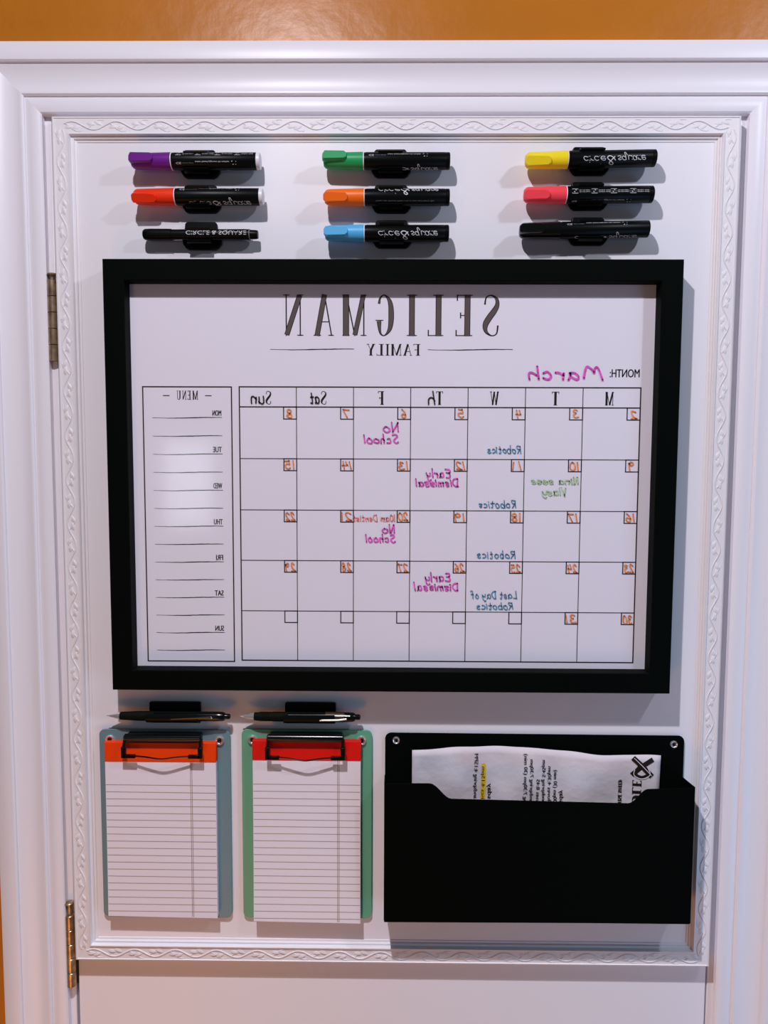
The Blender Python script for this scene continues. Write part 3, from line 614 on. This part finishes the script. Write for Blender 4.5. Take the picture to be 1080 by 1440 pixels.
# ------------------------------------------------------------------ clipboards, pads
def stud(x, d, z, parent, r=4.6):
    fr = lambda s, rr, a: (x + rr * math.cos(a), d + s, z + rr * math.sin(a))
    s = MB().lathe([(0, r), (1.6, r), (2.6, r * .86), (2.2, r * .62), (1.5, r * .5)], fr, 28).build('mounting_screw', 'chrome', parent, smooth=True, ang=40)
    MB().lathe([(1.4, r * .46), (2.3, r * .40), (2.6, r * .2)], fr, 20).build('screw_centre', 'blackgloss', s, smooth=True)
def clipboard(x0, x1, z0, z1, m, cx0, cx1, band, px0, px1, pz0, pz1, bz, wz, lab, lab2, marginx, firstz, bend):
    t = thing('clipboard', lab, 'clipboard', ((x0 + x1) / 2, 0, z0), 'clipboards hung side by side')
    MB().prism(rounded(x0, x1, z0, z1, 6.5), 2.0, 4.2).build('board', m, t, bevel=.4)
    for x in (x0 + 12.6, x1 - 12.0): stud(x, 4.2, z1 - 11.8, t, 5.5)
    c = thing_part = MB().tube([(cx0 + .6, 15.6, z1 - 5.0), (cx0 + 2, 15.6, z1 - 5.0), (cx1 - 2, 15.6, z1 - 5.0), (cx1 - .6, 15.6, z1 - 5.0)], [2.6, 4.4, 4.4, 2.6], 20).build('spring_clip', 'blackgloss', t, smooth=True)
    MB().box(cx0 + 2.5, cx1 - 2.5, 4.2, 15.0, z1 - 8.6, z1 - 2.4).build('clip_body', 'blackgloss', c, bevel=.8)
    for sg, xa in ((1, cx0 + 1.5), (-1, cx1 - 1.5)):
        MB().tube([(xa, 15.5, z1 - 6), (xa + sg * .2, 18.6, z1 - 11), (xa, 20.4, z1 - 16)], 1.7, 10).build('clip_wire_arm', 'blackgloss', c, smooth=True)
        MB().box(min(xa - 2.5 * 1, xa + 2.5), max(xa - 2.5, xa + 2.5), 19.0, 22.2, wz - 2.2, z1 - 14).box(min(xa, xa + sg * 13.5), max(xa, xa + sg * 13.5), 19.0, 22.2, wz - 2.2, wz + 2.0).build('wire_sleeve', 'blackplastic', c, bevel=.7)
    P = []
    for i in range(25):
        q = i / 24; P.append((cx0 + 14 + (cx1 - cx0 - 28) * q, 20.6 + 3.5 * math.sin(PI * q), wz + .2 - 2.0 * math.exp(-((q - .5) / .2) ** 2)))
    MB().tube(P, .95, 8).build('clip_wire_loop', 'blackgloss', c, smooth=True)
    p = thing('legal_pad', lab2, 'notepad', ((px0 + px1) / 2, 4, pz0), 'ruled writing pads on the clipboards')
    # stack of sheets with a slight curl at the foot
    v = []; f = []; n = 14
    dd = lambda q: 11.6 + bend * q ** 3
    for i in range(n + 1):
        q = i / n; z = bz + (pz0 - bz) * q
        for x, e in ((px0, 0), ((px0 + px1) / 2, .5), (px1, 1)):
            v += [(x, dd(q), z - (1.6 * e if i == n else 0)), (x, 4.6 + bend * .6 * q ** 3, z)]
    for i in range(n):
        a = i * 6; b = a + 6
        f += [(a, a + 2, b + 2, b), (a + 2, a + 4, b + 4, b + 2), (a + 1, b + 1, b + 3, a + 3), (a + 3, b + 3, b + 5, a + 5), (a, b, b + 1, a + 1), (a + 4, a + 5, b + 5, b + 4)]
    f += [(0, 1, 3, 2), (2, 3, 5, 4), (n * 6, n * 6 + 2, n * 6 + 3, n * 6 + 1), (n * 6 + 2, n * 6 + 4, n * 6 + 5, n * 6 + 3)]
    sh = MB().add(v, f).build('sheet_stack', 'paper', p, smooth=True, ang=30)
    rl = MB(); z = firstz
    while z > pz0 + 3:
        q = (bz - z) / (bz - pz0); d = dd(q) + .12; sag = .25 * math.sin(z)
        rl.add([(px0 + .5, d, z - .33), (px1 - .5, d, z - .33 - .4 + sag), (px1 - .5, d, z + .33 - .4 + sag), (px0 + .5, d, z + .33)], [(0, 1, 2, 3)]); z -= 8.35
    rl.build('ruled_lines', 'ruled', sh)
    ml = MB()
    for dx in (-.85, .85):
        V = []
        for i in range(n + 1):
            q = i / n; zz = bz + (pz0 - bz) * q; V += [(marginx + dx - .3, dd(q) + .16, zz), (marginx + dx + .3, dd(q) + .16, zz)]
        ml.add(V, [(2 * i, 2 * i + 1, 2 * i + 3, 2 * i + 2) for i in range(n)])
    ml.build('margin_line', 'margin', sh)
    bb = MB().box(px0 - .5, px1 + .5, 4.4, 12.3, bz, pz1).build('binding_band', band, p, bevel=.7); bb['label'] = 'coloured binding across the top of the pad'
clipboard(-335.6, -184.6, -539.6, -314.4, 'board_teal', -303.4, -213.6, 'band_orange', -326.6, -199.6, -533.0, -326.4, -349.2, -339.0,
          'slate teal clipboard with black spring clip, the left one', 'ruled white pad with orange binding on the slate teal clipboard', -228.0, -376.6, 1.5)
clipboard(-171.4, -21.4, -538.8, -313.2, 'board_green', -140.6, -52.4, 'band_red', -157.4, -34.2, -536.6, -323.2, -346.2, -339.4,
          'sage green clipboard with black spring clip, the middle one', 'ruled white pad with red binding on the green clipboard', -59.6, -374.4, 3)

# ------------------------------------------------------------------ black file holder with paper
fh = thing('file_holder', 'black metal wall file holder with a notched front pocket, lower right', 'file holder', (165, 0, -520))
P = [(-6.4, -517)] + [(-6.4, -516)] + [(-6.4 + 7 - 7 * math.cos(a * PI / 12), -323.3 + 7 * math.sin(a * PI / 12)) for a in range(7)] + \
    [(335.6 - 7 + 7 * math.sin(a * PI / 12), -324.3 + 7 * math.cos(a * PI / 12)) for a in range(7)] + [(335.6, -517)]
MB().prism(P, 1.6, 3.2).build('back_plate', 'blackmetal', fh, bevel=.4)
def scurve(xa, za, xb, zb, n=8):
    return [(xa + (xb - xa) * i / n, za + (zb - za) * (.5 - .5 * math.cos(PI * i / n))) for i in range(n + 1)]
F = [(-7.0, -360.6)] + scurve(43, -360.2, 68, -377.6) + scurve(262.5, -381.0, 284, -364.6) + [(334.8, -362.6), (335.6, -519.0), (-6.6, -521)]
MB().prism(F, 36.6, 38.0).build('front_panel', 'blackmetal', fh, bevel=.4)
for x0, x1 in ((-7.0, -5.6), (334.2, 335.6)):
    q = [(3.2, -366), (3.2, -517), (37, -519.6), (37, -362.2)]
    v = [(x, d, z) for x in (x0, x1) for d, z in q]
    MB().add(v, [(0, 1, 2, 3), (4, 7, 6, 5), (0, 4, 5, 1), (2, 6, 7, 3), (1, 5, 6, 2), (0, 3, 7, 4)]).build('side_panel', 'blackmetal', fh)
MB().box(-6, 334.6, 2, 37.2, -520, -518.4).build('bottom_panel', 'blackmetal', fh)
for x, z in ((6.2, -324.8), (323.4, -327.0)): stud(x, 3.2, z, fh, 4.2)
# the paper: a gently crumpled sheet leaning in the pocket
NX, NZ = 56, 20; v = []; f = []
def topz(x): return -333.0 + (4.2 * math.exp(-((x - 118) / 60) ** 2)) - (6.0 * max(0, (x - 150) / 158)) - .8 * math.sin(x / 17)
def pd(x, q):
    return 7.2 + 1.8 * math.sin(x / 31 + q * 3) * (1 - q * .5) + 1.0 * math.sin(x / 12.0 + q * 7) + .7 * math.sin(x / 7.3 - q * 11 + 1) + 2.0 * (1 - q)
xl, xr = 24.4, 307.6; zb = -505
for i in range(NX + 1):
    x = xl + (xr - xl) * i / NX
    for j in range(NZ + 1):
        q = j / NZ; v.append((x - 3.5 * q * (1 if i > NX / 2 else 0) * (i / NX), pd(x, q), topz(x) + (zb - topz(x)) * q))
f = [(i * (NZ + 1) + j, (i + 1) * (NZ + 1) + j, (i + 1) * (NZ + 1) + j + 1, i * (NZ + 1) + j + 1) for i in range(NX) for j in range(NZ)]
pp = MB().add(v, f).build('printed_paper', 'crumple', at=(165, 8, -505), smooth=True, ang=80)
md = pp.modifiers.new('thickness', 'SOLIDIFY'); md.thickness = .0003
pp['label'] = 'creased white printed sheet with sideways text standing in the black file holder'; pp['category'] = 'paper'
def pmap(e): return lambda x, z: (x, pd(x, (topz(x) - z) / (topz(x) - zb)) + e, z)
def side_text(mb, text, xb, z0, z1, cap, bold=0, e=.6):
    """reads upwards with the letter tops to the right"""
    vv, ff, w = font_mesh(text, 0); m = pmap(e); k = (z1 - z0) / w
    for j in ((-.16, 0, .16) if bold > .02 else (-.07, .07)):
        mb.add([m(xb + b * cap / .7 + j, z0 + a * k + j) for a, b in vv], ff)
pt = MB()
for t, x, z0, z1, c, b in (('andspring 4:15PM', 95.6, -391.5, -337, 4.2, 0), ('ncs 4:15pm', 104.4, -391.5, -353, 3.6, .006), ('sday', 111.6, -391.5, -373, 4.4, .03),
    ('ng 7:30pm (30 min)', 152.2, -394, -337.5, 3.9, 0), ('andspring 7:30pm', 159.2, -394, -344, 3.9, 0), ('sses 8:45', 166.6, -393.5, -367, 3.9, 0),
    ('andspring 5:45pm', 173.2, -394, -344.5, 3.9, 0), ('lloves 4:30pm', 179.8, -393.5, -352, 3.9, 0), ('00pm (30 min)', 186.4, -394, -356, 3.9, 0), ('sday', 193.4, -394, -379.5, 4.4, .03)):
    side_text(pt, t, x, z0, z1, c, b); pt.build('printed_line', 'ink', pp); pt = MB()
def swap(m): return lambda a, b: m(b, a)     # glyph runs along z, its height along x
zc = -396.0
for ch in 'WISE NOTED':
    if ch == ' ': zc += 1.6; continue
    w = {'W': 4.2, 'I': 1.8}.get(ch, 3.0); glyph(pt, ch, zc, zc + w * .92, 259.8, 4.2, swap(pmap(.6)), minw=.5, bold=1.25); zc += w * 1.03
pt.build('printed_line', 'ink', pp)
lg = MB()
for ch, a, b in (('O', -397.5, -385.5), ('L', -384.4, -376.2), ('E', -375.2, -367.6)): glyph(lg, ch, a, b, 276.4, 9.6, swap(pmap(.6)), minw=.8, bold=1.0)
m1 = pmap(.6); m2 = pmap(.8)
lg.ribbon([(275.4, -340.6), (286, -350.4), (297.6, -362.6)], 6.0, 0, m1); lg.ribbon([(298.6, -343.0), (286, -351.0), (275.0, -361.4)], 5.6, 0, m1)
A = [(290.6 + 0, -354.2), (292.6, -360.0), (286, -363.4), (279.8, -360.4), (280.6, -354.6)]
lg.ribbon(catmull(A, 6), 3.0, 0, m2)
lg.ribbon([(283.6, -346.4), (280.4, -354.6)], 1.7, 0, m2); lg.ribbon([(288, -352.6), (280.6, -354.4)], 1.7, 0, m2)
lg.build('printed_logo', 'ink', pp)
l2 = MB(); m3 = pmap(1.1)
l2.ribbon([(276.6, -340.8), (286, -349.8), (297.0, -361.4)], .7, 0, m3); l2.ribbon(catmull([(292.8, -352.8), (295.2, -360.6), (286, -365.4), (277.6, -361.6), (277.9, -354.4)], 6), .8, 0, m3)
l2.build('logo_outline', 'paper', pp)
hl = MB(); hl.ribbon(catmull([(106.0, -392), (106.2, -380), (106.4, -366), (106.2, -351.5)], 5), 5.2, 0, pmap(.45)); hl.disc((106.2, -351.5), 2.6, pmap(.45), 14)
hl.build('highlighter_mark', 'highlight', pp)
